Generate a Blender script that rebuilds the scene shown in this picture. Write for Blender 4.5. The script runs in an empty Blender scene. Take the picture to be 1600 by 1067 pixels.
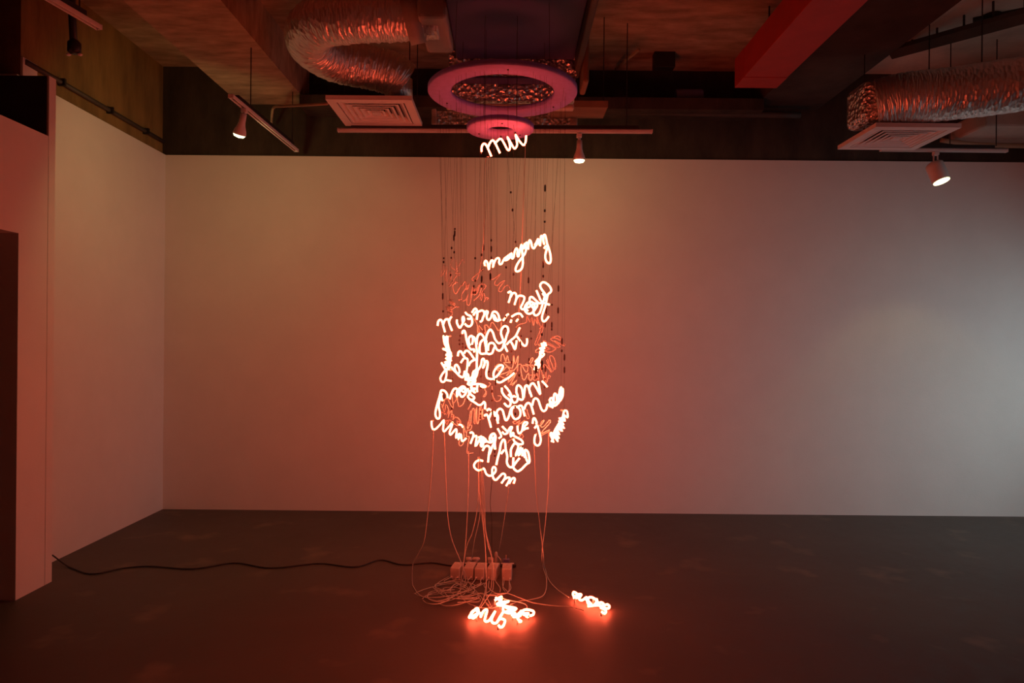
import bpy, bmesh, math, random
from mathutils import Vector, Matrix

random.seed(7)
scene = bpy.context.scene
COL = scene.collection
PI = math.pi
def R(d): return math.radians(d)

# ------------------------------------------------------------------ camera, world, lights, exposure
F = 1100.0                      # focal length in pixels of a 1600x1067 frame
CX, CY = 797.0, 535.0           # where the line of sight meets the picture
CAMZ = 1.55
ROLL = R(0.5)
cam_d = bpy.data.cameras.new('camera')
cam_d.sensor_width = 36.0
cam_d.lens = F / 1600.0 * 36.0
cam_d.shift_x = 3.0 / 1600.0
cam_d.shift_y = 1.5 / 1600.0
cam = bpy.data.objects.new('camera', cam_d); COL.objects.link(cam)
rx = Vector((math.cos(ROLL), 0, math.sin(ROLL)))
ux = Vector((-math.sin(ROLL), 0, math.cos(ROLL)))
bz = Vector((0, -1, 0))
cam.matrix_world = Matrix(((rx.x, ux.x, bz.x, 0), (rx.y, ux.y, bz.y, 0), (rx.z, ux.z, bz.z, CAMZ), (0, 0, 0, 1)))
scene.camera = cam

world = bpy.data.worlds.new('world'); scene.world = world
world.use_nodes = True
wn = world.node_tree.nodes
wn['Background'].inputs[0].default_value = (0.62, 0.74, 0.85, 1)
wn['Background'].inputs[1].default_value = 0.08

scene.view_settings.view_transform = 'Standard'
scene.view_settings.look = 'None'
scene.view_settings.exposure = 0.0
scene.view_settings.gamma = 1.0
scene.view_settings.use_curve_mapping = False

NEON = 37.0                      # neon tube radiance
SPOT_L, SPOT_M, SPOT_R = 11.0, 7.5, 6.0    # track lamp powers
DAY = 18.0                       # daylight through the side window

# daylight entering by the big window in the right-hand wall
al = bpy.data.lights.new('window_daylight', 'AREA'); al.shape = 'RECTANGLE'
al.size = 2.3; al.size_y = 2.1; al.energy = DAY; al.color = (0.74, 0.95, 1.0); al.spread = R(95)
alo = bpy.data.objects.new('window_daylight', al); COL.objects.link(alo)
alo.location = (6.5, 4.3, 1.2)
alo.rotation_euler = Vector((-1, 0.85, -0.18)).to_track_quat('-Z', 'Z').to_euler()

# ------------------------------------------------------------------ helpers
def ray(px, py):
    du, dv = px - CX, py - CY
    u = math.cos(ROLL) * du + math.sin(ROLL) * dv
    v = -math.sin(ROLL) * du + math.cos(ROLL) * dv
    return Vector((u / F, 1.0, -v / F))
def P(px, py, Y):               # point of the picture at distance Y from the camera
    return Vector((0, 0, CAMZ)) + ray(px, py) * Y
def PZ(px, py, z):              # point of the picture on the level z
    r = ray(px, py)
    return Vector((0, 0, CAMZ)) + r * ((z - CAMZ) / r.z)
def PX(px, py, x):
    r = ray(px, py)
    return Vector((0, 0, CAMZ)) + r * (x / r.x)

class MB:
    def __init__(s): s.v = []; s.f = []; s.uv = {}
    def quad(s, a, b, c, d):
        n = len(s.v); s.v += [tuple(a), tuple(b), tuple(c), tuple(d)]; s.f.append((n, n+1, n+2, n+3)); return s
    def box(s, x0, x1, y0, y1, z0, z1, M=None):
        n = len(s.v)
        for p in ((x0,y0,z0),(x1,y0,z0),(x1,y1,z0),(x0,y1,z0),(x0,y0,z1),(x1,y0,z1),(x1,y1,z1),(x0,y1,z1)):
            s.v.append(tuple(M @ Vector(p)) if M else p)
        for q in ((0,3,2,1),(4,5,6,7),(0,1,5,4),(1,2,6,5),(2,3,7,6),(3,0,4,7)):
            s.f.append(tuple(n+i for i in q))
        return s
    def tube(s, pts, r, n=8, cap=True, rfun=None):
        pts = [Vector(p) for p in pts]
        q = [pts[0]]
        for p in pts[1:]:
            if (p - q[-1]).length > 1e-5: q.append(p)
        pts = q
        if len(pts) < 2: return s
        base = len(s.v); m = len(pts)
        t0 = (pts[1]-pts[0]).normalized()
        a = Vector((0,0,1)) if abs(t0.z) < .9 else Vector((1,0,0))
        nrm = t0.cross(a).normalized()
        prev = t0
        for i, p in enumerate(pts):
            if i == 0: t = t0
            elif i == m-1: t = (pts[i]-pts[i-1]).normalized()
            else:
                t = (pts[i+1]-pts[i-1])
                t = t.normalized() if t.length > 1e-7 else prev
            ax = prev.cross(t)
            if ax.length > 1e-7:
                nrm = Matrix.Rotation(prev.angle(t), 3, ax.normalized()) @ nrm
            nrm = (nrm - t * nrm.dot(t)).normalized()
            prev = t; bn = t.cross(nrm)
            for k in range(n):
                an = 2*PI*k/n
                rr = rfun(i, an) if rfun else r
                s.uv[len(s.v)] = (i, an)
                s.v.append(tuple(p + (nrm*math.cos(an) + bn*math.sin(an))*rr))
        for i in range(m-1):
            for k in range(n):
                k2 = (k+1) % n
                s.f.append((base+i*n+k, base+i*n+k2, base+(i+1)*n+k2, base+(i+1)*n+k))
        if cap:
            s.f.append(tuple(base+k for k in range(n-1,-1,-1)))
            s.f.append(tuple(base+(m-1)*n+k for k in range(n)))
        return s
    def lathe(s, prof, n=20, M=None):     # profile of (radius, height) about local z
        base = len(s.v)
        for r, z in prof:
            for k in range(n):
                an = 2*PI*k/n
                p = Vector((r*math.cos(an), r*math.sin(an), z))
                s.v.append(tuple(M @ p) if M else tuple(p))
        for i in range(len(prof)-1):
            for k in range(n):
                k2 = (k+1) % n
                s.f.append((base+i*n+k, base+i*n+k2, base+(i+1)*n+k2, base+(i+1)*n+k))
        s.f.append(tuple(base+k for k in range(n-1,-1,-1)))
        e = base+(len(prof)-1)*n
        s.f.append(tuple(e+k for k in range(n)))
        return s
    def build(s, name, mat, parent=None, smooth=False, bevel=0, org=None):
        me = bpy.data.meshes.new(name)
        v = s.v
        if org is not None: v = [(p[0]-org[0], p[1]-org[1], p[2]-org[2]) for p in v]
        me.from_pydata(v, [], s.f); me.update()
        bm = bmesh.new(); bm.from_mesh(me); bmesh.ops.recalc_face_normals(bm, faces=bm.faces); bm.to_mesh(me); bm.free()
        if smooth: me.polygons.foreach_set('use_smooth', [True]*len(me.polygons))
        if mat.name.startswith('duct_foil'):
            at = me.attributes.new('sleeve', 'FLOAT_VECTOR', 'POINT')
            for i in range(len(me.vertices)):
                u = s.uv.get(i, (0,0)); at.data[i].vector = (u[0]*.02, math.cos(u[1]), math.sin(u[1]))
        me.materials.append(mat)
        o = bpy.data.objects.new(name, me); COL.objects.link(o)
        if parent is not None: o.parent = parent
        if org is not None and parent is None: o.location = org
        if bevel:
            b = o.modifiers.new('bevel', 'BEVEL'); b.width = bevel; b.segments = 2; b.limit_method = 'ANGLE'
        return o

def tag(o, label=None, cat=None, group=None, kind=None):
    if label: o['label'] = label
    if cat: o['category'] = cat
    if group: o['group'] = group
    if kind: o['kind'] = kind
    return o
def thing(name, label, cat, loc=(0,0,0), group=None):
    o = bpy.data.objects.new(name, None); COL.objects.link(o); o.location = loc
    o.empty_display_size = .05
    return tag(o, label, cat, group)
def part(mb, name, mat, root, smooth=False, bevel=0):      # mb in world space, root only translated
    return mb.build(name, mat, root, smooth, bevel, org=tuple(root.location))
def sub(mb, name, mat, par, root, smooth=False, bevel=0):
    return mb.build(name, mat, par, smooth, bevel, org=tuple(root.location))
def struct(mb, name, mat, bevel=0):
    return tag(mb.build(name, mat, None, False, bevel), kind='structure')

def smooth_path(pts, n=5, closed=False):
    pts = [Vector(p) for p in pts]
    if len(pts) < 3: return pts
    out = []
    m = len(pts)
    for i in range(m-1):
        p0 = pts[i-1] if i > 0 else pts[0]*2 - pts[1]
        p1, p2 = pts[i], pts[i+1]
        p3 = pts[i+2] if i+2 < m else pts[-1]*2 - pts[-2]
        for k in range(n):
            t = k/n
            out.append(.5*((2*p1) + (p2-p0)*t + (2*p0-5*p1+4*p2-p3)*t*t + (3*p1-p0-3*p2+p3)*t**3))
    out.append(pts[-1])
    return out

# ------------------------------------------------------------------ materials
def mat(name, col, rough=.6, metal=0, noise=0, nscale=8, bump=0, bscale=60, col2=None, spec=.5, coat=0, stretch=None):
    m = bpy.data.materials.new(name); m.use_nodes = True
    nt = m.node_tree; b = nt.nodes['Principled BSDF']
    b.inputs['Base Color'].default_value = (*col, 1)
    b.inputs['Roughness'].default_value = rough
    b.inputs['Metallic'].default_value = metal
    b.inputs['Specular IOR Level'].default_value = spec
    b.inputs['Coat Weight'].default_value = coat
    tc = nt.nodes.new('ShaderNodeTexCoord')
    mp = nt.nodes.new('ShaderNodeMapping'); nt.links.new(tc.outputs['Object'], mp.inputs[0])
    if stretch: mp.inputs['Scale'].default_value = stretch
    if noise or col2:
        n = nt.nodes.new('ShaderNodeTexNoise'); n.inputs['Scale'].default_value = nscale; n.inputs['Detail'].default_value = 6
        n.inputs['Roughness'].default_value = .62
        nt.links.new(mp.outputs[0], n.inputs['Vector'])
        cr = nt.nodes.new('ShaderNodeValToRGB')
        c2 = col2 if col2 else tuple(c*(1-noise) for c in col)
        cr.color_ramp.elements[0].position = .35; cr.color_ramp.elements[1].position = .68
        cr.color_ramp.elements[0].color = (*c2, 1); cr.color_ramp.elements[1].color = (*col, 1)
        nt.links.new(n.outputs['Fac'], cr.inputs[0]); nt.links.new(cr.outputs[0], b.inputs['Base Color'])
    if bump:
        n2 = nt.nodes.new('ShaderNodeTexNoise'); n2.inputs['Scale'].default_value = bscale; n2.inputs['Detail'].default_value = 4
        nt.links.new(mp.outputs[0], n2.inputs['Vector'])
        bp = nt.nodes.new('ShaderNodeBump'); bp.inputs['Strength'].default_value = bump; bp.inputs['Distance'].default_value = .02
        nt.links.new(n2.outputs['Fac'], bp.inputs['Height']); nt.links.new(bp.outputs[0], b.inputs['Normal'])
    return m

M = {}
M['white_wall'] = mat('white_wall', (.78,.75,.71), .75, noise=.05, nscale=3, bump=.05, bscale=90)
M['white_paint'] = mat('white_paint', (.78,.74,.72), .45, noise=.04, nscale=20)
M['concrete'] = mat('concrete', (.52,.36,.24), .85, noise=.5, nscale=2.2, bump=.25, bscale=18, stretch=(1.6,5,1.6))
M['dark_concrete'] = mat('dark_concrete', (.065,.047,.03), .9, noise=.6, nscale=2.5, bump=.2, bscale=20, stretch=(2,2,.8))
M['olive_concrete'] = mat('olive_concrete', (.31,.19,.06), .9, noise=.5, nscale=2.0, bump=.2, bscale=16, stretch=(1,2.4,.6))
M['beam'] = mat('beam_concrete', (.065,.05,.04), .9, noise=.5, nscale=3, bump=.2, bscale=20)
M['black_void'] = mat('side_room_darkness', (.012,.01,.01), .95, noise=.2)  # darkness of the unlit side room, held in the colour
M['shaded_wall'] = mat('wall_shade_brown', (.05,.032,.028), .8, noise=.3, nscale=6)  # brown standing in for shade on a white wall
M['red_paint'] = mat('red_paint', (.42,.025,.02), .6, noise=.2, nscale=5)
M['unit'] = mat('purple_grey_sheet', (.07,.065,.21), .55, noise=.15, nscale=4)
M['pink'] = mat('pink_foam', (.50,.33,.92), .8, noise=.12, nscale=30, bump=.15, bscale=200)
M['wire'] = mat('black_thread', (.02,.015,.012), .7)
M['knot'] = mat('black_crimp', (.012,.01,.01), .6)
M['cable'] = mat('pale_rubber_cable', (.50,.58,.53), .5, noise=.1, nscale=30)
M['black_cable'] = mat('black_rubber', (.02,.017,.016), .5)
M['glass_off'] = mat('unlit_white_tube', (.62,.78,.76), .3, noise=.08, nscale=40)
M['electrode'] = mat('electrode_cap', (.55,.55,.52), .4)
M['psu'] = mat('cream_plastic', (.50,.50,.46), .5, noise=.08, nscale=30)
M['label'] = mat('grey_label', (.45,.40,.36), .6)
M['blue'] = mat('blue_plastic', (.12,.13,.30), .5)
M['lamp_body'] = mat('white_lamp_metal', (.74,.70,.68), .4, noise=.05)
M['black_metal'] = mat('black_metal', (.02,.018,.016), .5, noise=.2)
M['pipe'] = mat('dark_pipe', (.075,.058,.045), .6, noise=.3)
M['conduit'] = mat('tan_conduit', (.40,.30,.19), .6, noise=.2)
M['card'] = mat('brown_board', (.27,.17,.10), .85, noise=.2, nscale=6)
M['tape'] = mat('silver_paper_tape', (.62,.52,.45), .55, noise=.12, nscale=9, bump=.2, bscale=25)

def foil_mat(name, scale, strength, rough=.3, col=(.80,.76,.74), stretch=(1,1,1), attr=None):
    m = bpy.data.materials.new(name); m.use_nodes = True
    nt = m.node_tree; b = nt.nodes['Principled BSDF']
    b.inputs['Base Color'].default_value = (*col, 1); b.inputs['Metallic'].default_value = .92
    b.inputs['Roughness'].default_value = rough
    tc = nt.nodes.new('ShaderNodeTexCoord'); mp = nt.nodes.new('ShaderNodeMapping')
    mp.inputs['Scale'].default_value = stretch
    if attr:
        at = nt.nodes.new('ShaderNodeAttribute'); at.attribute_name = attr
        nt.links.new(at.outputs['Vector'], mp.inputs[0])
    else: nt.links.new(tc.outputs['Object'], mp.inputs[0])
    n = nt.nodes.new('ShaderNodeTexNoise'); n.inputs['Scale'].default_value = scale; n.inputs['Detail'].default_value = 5
    v = nt.nodes.new('ShaderNodeTexVoronoi'); v.inputs['Scale'].default_value = scale*1.4
    nt.links.new(mp.outputs[0], n.inputs['Vector']); nt.links.new(mp.outputs[0], v.inputs['Vector'])
    ad = nt.nodes.new('ShaderNodeMath'); ad.operation = 'ADD'
    nt.links.new(n.outputs['Fac'], ad.inputs[0]); nt.links.new(v.outputs['Distance'], ad.inputs[1])
    bp = nt.nodes.new('ShaderNodeBump'); bp.inputs['Strength'].default_value = strength; bp.inputs['Distance'].default_value = .03
    nt.links.new(ad.outputs[0], bp.inputs['Height']); nt.links.new(bp.outputs[0], b.inputs['Normal'])
    return m
M['foil'] = foil_mat('crinkled_foil', 26, .7, .30)
M['foil_duct'] = foil_mat('duct_foil', 2.2, .34, .40, stretch=(13,1.3,1.3), attr='sleeve')

# stained concrete floor
def floor_mat():
    m = bpy.data.materials.new('stained_floor'); m.use_nodes = True
    nt = m.node_tree; b = nt.nodes['Principled BSDF']
    tc = nt.nodes.new('ShaderNodeTexCoord')
    def noise(sc, det=6, ro=.6):
        n = nt.nodes.new('ShaderNodeTexNoise'); n.inputs['Scale'].default_value = sc; n.inputs['Detail'].default_value = det
        n.inputs['Roughness'].default_value = ro
        nt.links.new(tc.outputs['Object'], n.inputs['Vector']); return n
    n1 = noise(1.1); n2 = noise(9, 8, .7); n3 = noise(2.6, 3, .5)
    cr = nt.nodes.new('ShaderNodeValToRGB')
    cr.color_ramp.elements[0].position = .3; cr.color_ramp.elements[0].color = (.054,.045,.038,1)
    cr.color_ramp.elements[1].position = .75; cr.color_ramp.elements[1].color = (.104,.086,.072,1)
    mx = nt.nodes.new('ShaderNodeMix'); mx.data_type = 'FLOAT'; mx.inputs[0].default_value = .5
    nt.links.new(n1.outputs['Fac'], mx.inputs[2]); nt.links.new(n2.outputs['Fac'], mx.inputs[3])
    nt.links.new(mx.outputs[0], cr.inputs[0])
    st = nt.nodes.new('ShaderNodeValToRGB')          # worn pale patches
    st.color_ramp.elements[0].position = .60; st.color_ramp.elements[0].color = (0,0,0,1)
    st.color_ramp.elements[1].position = .72; st.color_ramp.elements[1].color = (.55,.55,.55,1)
    nt.links.new(n3.outputs['Fac'], st.inputs[0])
    mc = nt.nodes.new('ShaderNodeMix'); mc.data_type = 'RGBA'
    nt.links.new(st.outputs[0], mc.inputs[0]); nt.links.new(cr.outputs[0], mc.inputs[6])
    mc.inputs[7].default_value = (.20,.155,.11,1)
    nt.links.new(mc.outputs[2], b.inputs['Base Color'])
    rr = nt.nodes.new('ShaderNodeMapRange'); rr.inputs['To Min'].default_value = .42; rr.inputs['To Max'].default_value = .7
    nt.links.new(n2.outputs['Fac'], rr.inputs[0]); nt.links.new(rr.outputs[0], b.inputs['Roughness'])
    bp = nt.nodes.new('ShaderNodeBump'); bp.inputs['Strength'].default_value = .12; bp.inputs['Distance'].default_value = .01
    nt.links.new(n2.outputs['Fac'], bp.inputs['Height']); nt.links.new(bp.outputs[0], b.inputs['Normal'])
    return m
M['floor'] = floor_mat()

def emit(name, col, s):
    m = bpy.data.materials.new(name); m.use_nodes = True
    nt = m.node_tree; nt.nodes.remove(nt.nodes['Principled BSDF'])
    e = nt.nodes.new('ShaderNodeEmission'); e.inputs[0].default_value = (*col, 1); e.inputs[1].default_value = s
    nt.links.new(e.outputs[0], nt.nodes['Material Output'].inputs[0])
    return m
M['neon'] = emit('neon_glow', (1.0, .095, .040), NEON)
M['bulb'] = emit('warm_bulb', (1.0, .92, .50), 3.0)

# ------------------------------------------------------------------ room shell
ZC = 4.05
YB = 6.43
XL = -3.16
XR = 5.7
struct(MB().box(-6.0, XR, -3.0, 6.7, -.12, 0), 'floor', M['floor'])
struct(MB().box(-6.0, XR, -3.0, 6.7, ZC, ZC+.15), 'ceiling', M['concrete'])
M['daylit_concrete'] = mat('daylit_concrete', (.80,.74,.62), .85, noise=.3, nscale=3, bump=.2, bscale=18)  # slab concrete made paler to carry the daylight on it
struct(MB().box(2.8, XR, -3.0, YB+.02, ZC-.012, ZC-.001), 'ceiling_daylit_bay', M['daylit_concrete'])  # thin sheet under the slab, daylight painted in as a paler tone
struct(MB().box(XL-.12, XR, YB, YB+.1, 0, 3.235), 'wall_back', M['white_wall'])
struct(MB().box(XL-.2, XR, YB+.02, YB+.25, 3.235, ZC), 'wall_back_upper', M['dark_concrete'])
struct(MB().box(XL-.12, XL, 4.491, YB, 0, 3.235), 'wall_left', M['white_wall'])
struct(MB().box(XL-.3, XL-.04, 4.58, YB+.1, 3.235, ZC), 'wall_left_upper', M['olive_concrete'])
# the nearer white return on the left, with its doorway
XN = -2.91
nw = MB()
nw.box(XN-.16, XN, 4.16, 4.42, 0, 2.82)
nw.box(XN-.16, XN, 3.10, 4.16, 2.17, 2.82)
nw.box(XN-.16, XN, -3.0, 3.10, 0, 2.82)
struct(nw, 'wall_left_near', M['white_wall'])
struct(MB().box(XN-.27, XN, 4.424, 4.49, 0, 3.2), 'trim_1', M['white_wall'])
struct(MB().box(XN-1.2, XN-.012, 4.42, 4.4235, 2.825, 3.198), 'trim_2', M['shaded_wall'])  # camera-facing side of the white wall, its shade put into the colour
struct(MB().box(XN-1.2, XN-.275, 4.43, 4.485, 0, 3.198), 'trim_3', M['shaded_wall'])
struct(MB().box(XL-.04, XL-.025, 4.58, 4.72, 3.24, 3.38), 'trim_4', M['white_wall'])
# the side room behind that doorway, its darkness put into near-black colour
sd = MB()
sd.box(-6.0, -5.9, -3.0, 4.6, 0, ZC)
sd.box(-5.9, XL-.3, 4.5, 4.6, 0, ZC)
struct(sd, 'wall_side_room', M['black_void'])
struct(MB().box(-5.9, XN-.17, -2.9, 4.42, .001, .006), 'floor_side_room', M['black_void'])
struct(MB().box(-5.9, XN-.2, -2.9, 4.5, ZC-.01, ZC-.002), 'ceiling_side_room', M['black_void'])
struct(MB().box(-6.0, XR, -3.15, -3.0, 0, ZC), 'wall_near', M['white_wall'])
# right-hand wall with the window the daylight enters by
rw = MB()
rw.box(XR, XR+.15, -3.0, 3.5, 0, ZC); rw.box(XR, XR+.15, 5.95, 6.7, 0, ZC)
rw.box(XR, XR+.15, 5.45, 5.95, .08, .80); rw.box(XR, XR+.15, 3.5, 5.95, 0, .08); rw.box(XR, XR+.15, 3.5, 5.95, 2.35, ZC)  # low block by the far jamb is added, unseen, to shade the wall corner
struct(rw, 'wall_right', M['white_wall'])
wf = MB()
for y in (3.5, 4.45, 5.40): wf.box(XR+.04, XR+.10, y, y+.05, .08, 2.35)
wf.box(XR+.04, XR+.10, 5.9, 5.95, .80, 2.35); wf.box(XR+.04, XR+.10, 3.5, 5.45, .08, .13); wf.box(XR+.04, XR+.10, 5.45, 5.95, .80, .85); wf.box(XR+.04, XR+.10, 3.5, 5.95, 2.3, 2.35)
struct(wf, 'window_1', M['white_paint'])

# ceiling beams
struct(MB().box(-2.49, -1.86, -2.9, YB+.02, 3.71, ZC), 'trim_5', M['concrete'])
struct(MB().box(2.20, 2.80, -2.9, YB+.02, 3.71, ZC), 'trim_6', M['beam'])
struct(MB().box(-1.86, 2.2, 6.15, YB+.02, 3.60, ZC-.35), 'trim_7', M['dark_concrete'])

# conduit pipe along the left upper wall
g = MB().tube([(XL-.02, 4.6, 3.355), (XL-.02, 6.42, 3.355)], .018, 10)
t = tag(g.build('wall_pipe', M['pipe'], None, True), 'dark pipe running along the left wall above the white board', 'pipe')
for y in (4.95, 5.55, 6.1): MB().box(XL-.04, XL+.012, y, y+.02, 3.33, 3.38).build('pipe_clip', M['black_metal'], t)

# ------------------------------------------------------------------ ceiling unit, ducts, rings
from mathutils import noise as mnoise
def crumple(x0, x1, y0, y1, z0, z1, amp=.011, step=.022):
    mb = MB()
    mb.box(x0+.012, x1-.012, y0+.014, y1-.002, z0+.014, z1)
    def grid(fn, nu, nv):
        b = len(mb.v)
        for j in range(nv+1):
            for i in range(nu+1):
                p, nn = fn(i/nu, j/nv)
                d = mnoise.noise(p*31)*.9 + mnoise.noise(p*67)*.6
                edge = 1 if 0 < i < nu and 0 < j < nv else .35
                mb.v.append(tuple(p + nn*d*amp*edge))
        for j in range(nv):
            for i in range(nu):
                q = b+j*(nu+1)+i
                mb.f += [(q, q+1, q+nu+2), (q, q+nu+2, q+nu+1)]
    nx = max(4, int((x1-x0)/step)); ny = max(3, int((y1-y0)/step)); nz = max(3, int((z1-z0)/step))
    grid(lambda u,v: (Vector((x0+(x1-x0)*u, y0, z0+(z1-z0)*v)), Vector((0,-1,0))), nx, nz)
    grid(lambda u,v: (Vector((x0+(x1-x0)*u, y0+(y1-y0)*v, z0)), Vector((0,0,-1))), nx, ny)
    return mb
root = thing('air_handler', 'purple grey ceiling air unit above the large pink ring', 'air conditioner', (0.02, 4.2, 3.5))
part(MB().box(-.385, .425, 3.5, 4.85, 3.50, 3.92), 'casing', M['unit'], root, bevel=.008)
part(crumple(-.44, .44, 4.852, 4.985, 3.392, 3.86, .014, .017), 'foil_plenum', M['foil'], root)
part(MB().box(-.44, .44, 4.87, 4.985, 3.378, 3.386), 'plenum_base', M['unit'], root)
part(crumple(-.47, .44, 4.99, 5.06, 3.262, 3.378, .014, .017), 'foil_outlet', M['foil'], root)
part(MB().box(-.47, .44, 4.992, 5.06, 3.212, 3.246), 'paper_skirt', M['tape'], root, bevel=.01)
part(MB().box(.428, .470, 3.6, 4.98, 3.42, 3.9), 'side_lagging', M['pipe'], root, bevel=.01)
part(MB().box(.474, .515, 4.72, 4.98, 3.30, 3.72), 'side_panel', M['card'], root, bevel=.015)
for x in (-.36, .40):
    for y in (3.7, 4.7):
        part(MB().tube([(x,y,3.9),(x,y,ZC)], .006, 6), 'hanger_rod', M['black_metal'], root)

# foil duct that crosses behind
root = thing('foil_duct', 'flat foil wrapped duct crossing behind the small pink ring', 'duct', (0, 5.7, 3.3))
part(crumple(-.62, .50, 5.6, 5.70, 3.275, 3.385, .013, .017), 'duct_skin', M['foil'], root)
part(MB().box(-.64, -.60, 5.58, 5.72, 3.27, 3.40), 'end_collar', M['tape'], root, bevel=.01)
part(MB().box(.46, .52, 5.58, 5.72, 3.27, 3.40), 'end_collar', M['tape'], root, bevel=.01)
for x in (-.4, .3): part(MB().tube([(x,5.66,3.37),(x,5.66,ZC)], .005, 6), 'hanger_rod', M['black_metal'], root)

root = thing('ceiling_board', 'brown board panel hung behind the right side of the large ring', 'board', (.6, 5.4, 3.3))
part(MB().box(.30, .72, 5.3, 5.58, 3.33, 3.345), 'panel', M['card'], root)
part(MB().box(.30, .72, 5.285, 5.30, 3.32, 3.37), 'panel_edge', M['card'], root)
for x in (.5, .7): part(MB().tube([(x,5.4,3.34),(x,5.4,ZC)], .004, 6), 'hanger_rod', M['black_metal'], root)

def flex_duct(name, label, path, r, seed, wr=.006):
    rnd = random.Random(seed)
    pts = smooth_path(path, 26)
    m = len(pts)
    ph = [rnd.uniform(-1,1) for _ in range(m)]
    def rf(i, an):
        return r + wr*.35*math.sin(i*1.9) + wr*.5*ph[i]*math.sin(an*2+i*.4) + wr*.4*math.sin(an*5+i*.9)
    c = sum((Vector(p) for p in path), Vector())/len(path)
    root = thing(name, label, 'duct', tuple(c))
    part(MB().tube(pts, r, 36, True, rf), 'foil_sleeve', M['foil_duct'], root, True)
    return root, pts

zd = 3.53
rootL, pts = flex_duct('flexible_duct', 'fat crinkled silver flexible duct bent in a U left of the air unit',
    [(-.46,4.30,zd+.03),(-.72,4.30,zd+.01),(-.98,4.31,zd),(-1.22,4.40,zd),(-1.34,4.64,zd-.01),(-1.24,4.90,zd-.02),(-1.0,5.03,zd-.03),(-.86,5.06,zd-.06),(-.80,5.10,zd-.10)], .150, 3)
col_ = MB()
col_.box(-.56, -.388, 4.10, 4.62, 3.44, 3.72)
part(col_, 'tape_collar', M['tape'], rootL, bevel=.02)
part(MB().tube([(-.66,4.30,zd),(-.57,4.30,zd+.02)], .163, 28), 'duct_clamp', M['tape'], rootL, True)
part(MB().tube([(-.82,5.08,zd-.09),(-.82,5.09,3.30)], .10, 20), 'drop_sleeve', M['foil_duct'], rootL, True)
for p in ((-1.0,4.31),(-1.1,5.0)):
    part(MB().tube([(p[0],p[1],zd+.14),(p[0],p[1],ZC)], .004, 6), 'hanger_rod', M['black_metal'], rootL)

rootR, pts = flex_duct('flexible_duct', 'long silver flexible duct rising to the right edge above the right vent',
    [(2.62,5.06,3.28),(2.78,4.98,3.30),(3.0,4.90,3.30),(3.4,4.72,3.31),(3.9,4.48,3.34),(4.5,4.15,3.38),(5.3,3.75,3.42)], .178, 5, .004)
part(MB().box(2.52, 2.80, 5.04, 5.34, 3.16, 3.46), 'foil_elbow', M['foil'], rootR, bevel=.05)
k_ = 108
part(MB().tube([pts[k_], pts[k_+2]], .184, 28), 'duct_clamp', M['tape'], rootR, True)
for p in ((3.2,4.8),(4.4,4.2)):
    part(MB().tube([(p[0],p[1],3.45),(p[0],p[1],ZC)], .004, 6), 'hanger_rod', M['black_metal'], rootR)

def diffuser(label, x0, x1, y0, y1, z):
    root = thing('ceiling_vent', label, 'vent', ((x0+x1)/2, (y0+y1)/2, z), 'square ceiling vents')
    def ringmb(a, b, za, zb, th=.004):       # sloped square ring, inset a..b
        mb = MB()
        o = [(x0+a,y0+a),(x1-a,y0+a),(x1-a,y1-a),(x0+a,y1-a)]
        i = [(x0+b,y0+b),(x1-b,y0+b),(x1-b,y1-b),(x0+b,y1-b)]
        for k in range(4):
            k2 = (k+1) % 4
            A=(*o[k],za); B=(*o[k2],za); C=(*i[k2],zb); D=(*i[k],zb)
            mb.quad(A,B,C,D)
            A2=(*o[k],za+th); B2=(*o[k2],za+th); C2=(*i[k2],zb+th); D2=(*i[k],zb+th)
            mb.quad(D2,C2,B2,A2); mb.quad(A,B,B2,A2); mb.quad(C,D,D2,C2)
        return mb
    W = min(x1-x0, y1-y0)/2
    part(ringmb(0, .06, z, z, .03), 'frame', M['white_paint'], root)
    n = 5
    for k in range(n):
        a = .065 + k*(W-.09)/n
        lm = ringmb(a+.004, a+.018, z+.002, z+.002, .003); l2 = ringmb(a+.018, a+.050, z+.002, z+.034)
        off = len(lm.v); lm.v += l2.v; lm.f += [tuple(i+off for i in q) for q in l2.f]
        part(lm, 'louver', M['white_paint'], root)
    part(MB().box((x0+x1)/2-.03,(x0+x1)/2+.03,(y0+y1)/2-.03,(y0+y1)/2+.03, z, z+.006), 'centre_plate', M['white_paint'], root)
    part(MB().box(x0+.05, x1-.05, y0+.05, y1-.05, z+.038, z+.043), 'gap_shade_plate', M['black_metal'], root)  # black sheet painting in the shade between the louvers
    cx, cy = (x0+x1)/2, (y0+y1)/2
    part(MB().box(x0+.09, x1-.09, y0+.09, y1-.09, z+.0435, z+.060), 'back_pan', M['foil'], root, bevel=.005)
    for x in (x0+.06, x1-.06):
        part(MB().tube([(x,(y0+y1)/2,z+.041),(x,(y0+y1)/2,ZC)], .004, 6), 'hanger_rod', M['black_metal'], root)
    return root
diffuser('white square ceiling vent below the U bent duct at left', -1.30, -.70, 4.90, 5.50, 3.23)
diffuser('white square ceiling vent at right above the right track lamp', 2.555, 3.155, 4.94, 5.52, 3.085)

# tan conduit loop left of the left vent
pl = [P(424,196,6.2), P(425,178,5.9), P(428,168,5.6), P(440,166,5.4), P(480,164,5.1), P(512,162,5.0)]
tag(MB().tube(smooth_path(pl,6), .010, 8).build('conduit', M['conduit'], None, True), 'thin tan conduit bending into the left ceiling vent', 'conduit')

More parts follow.
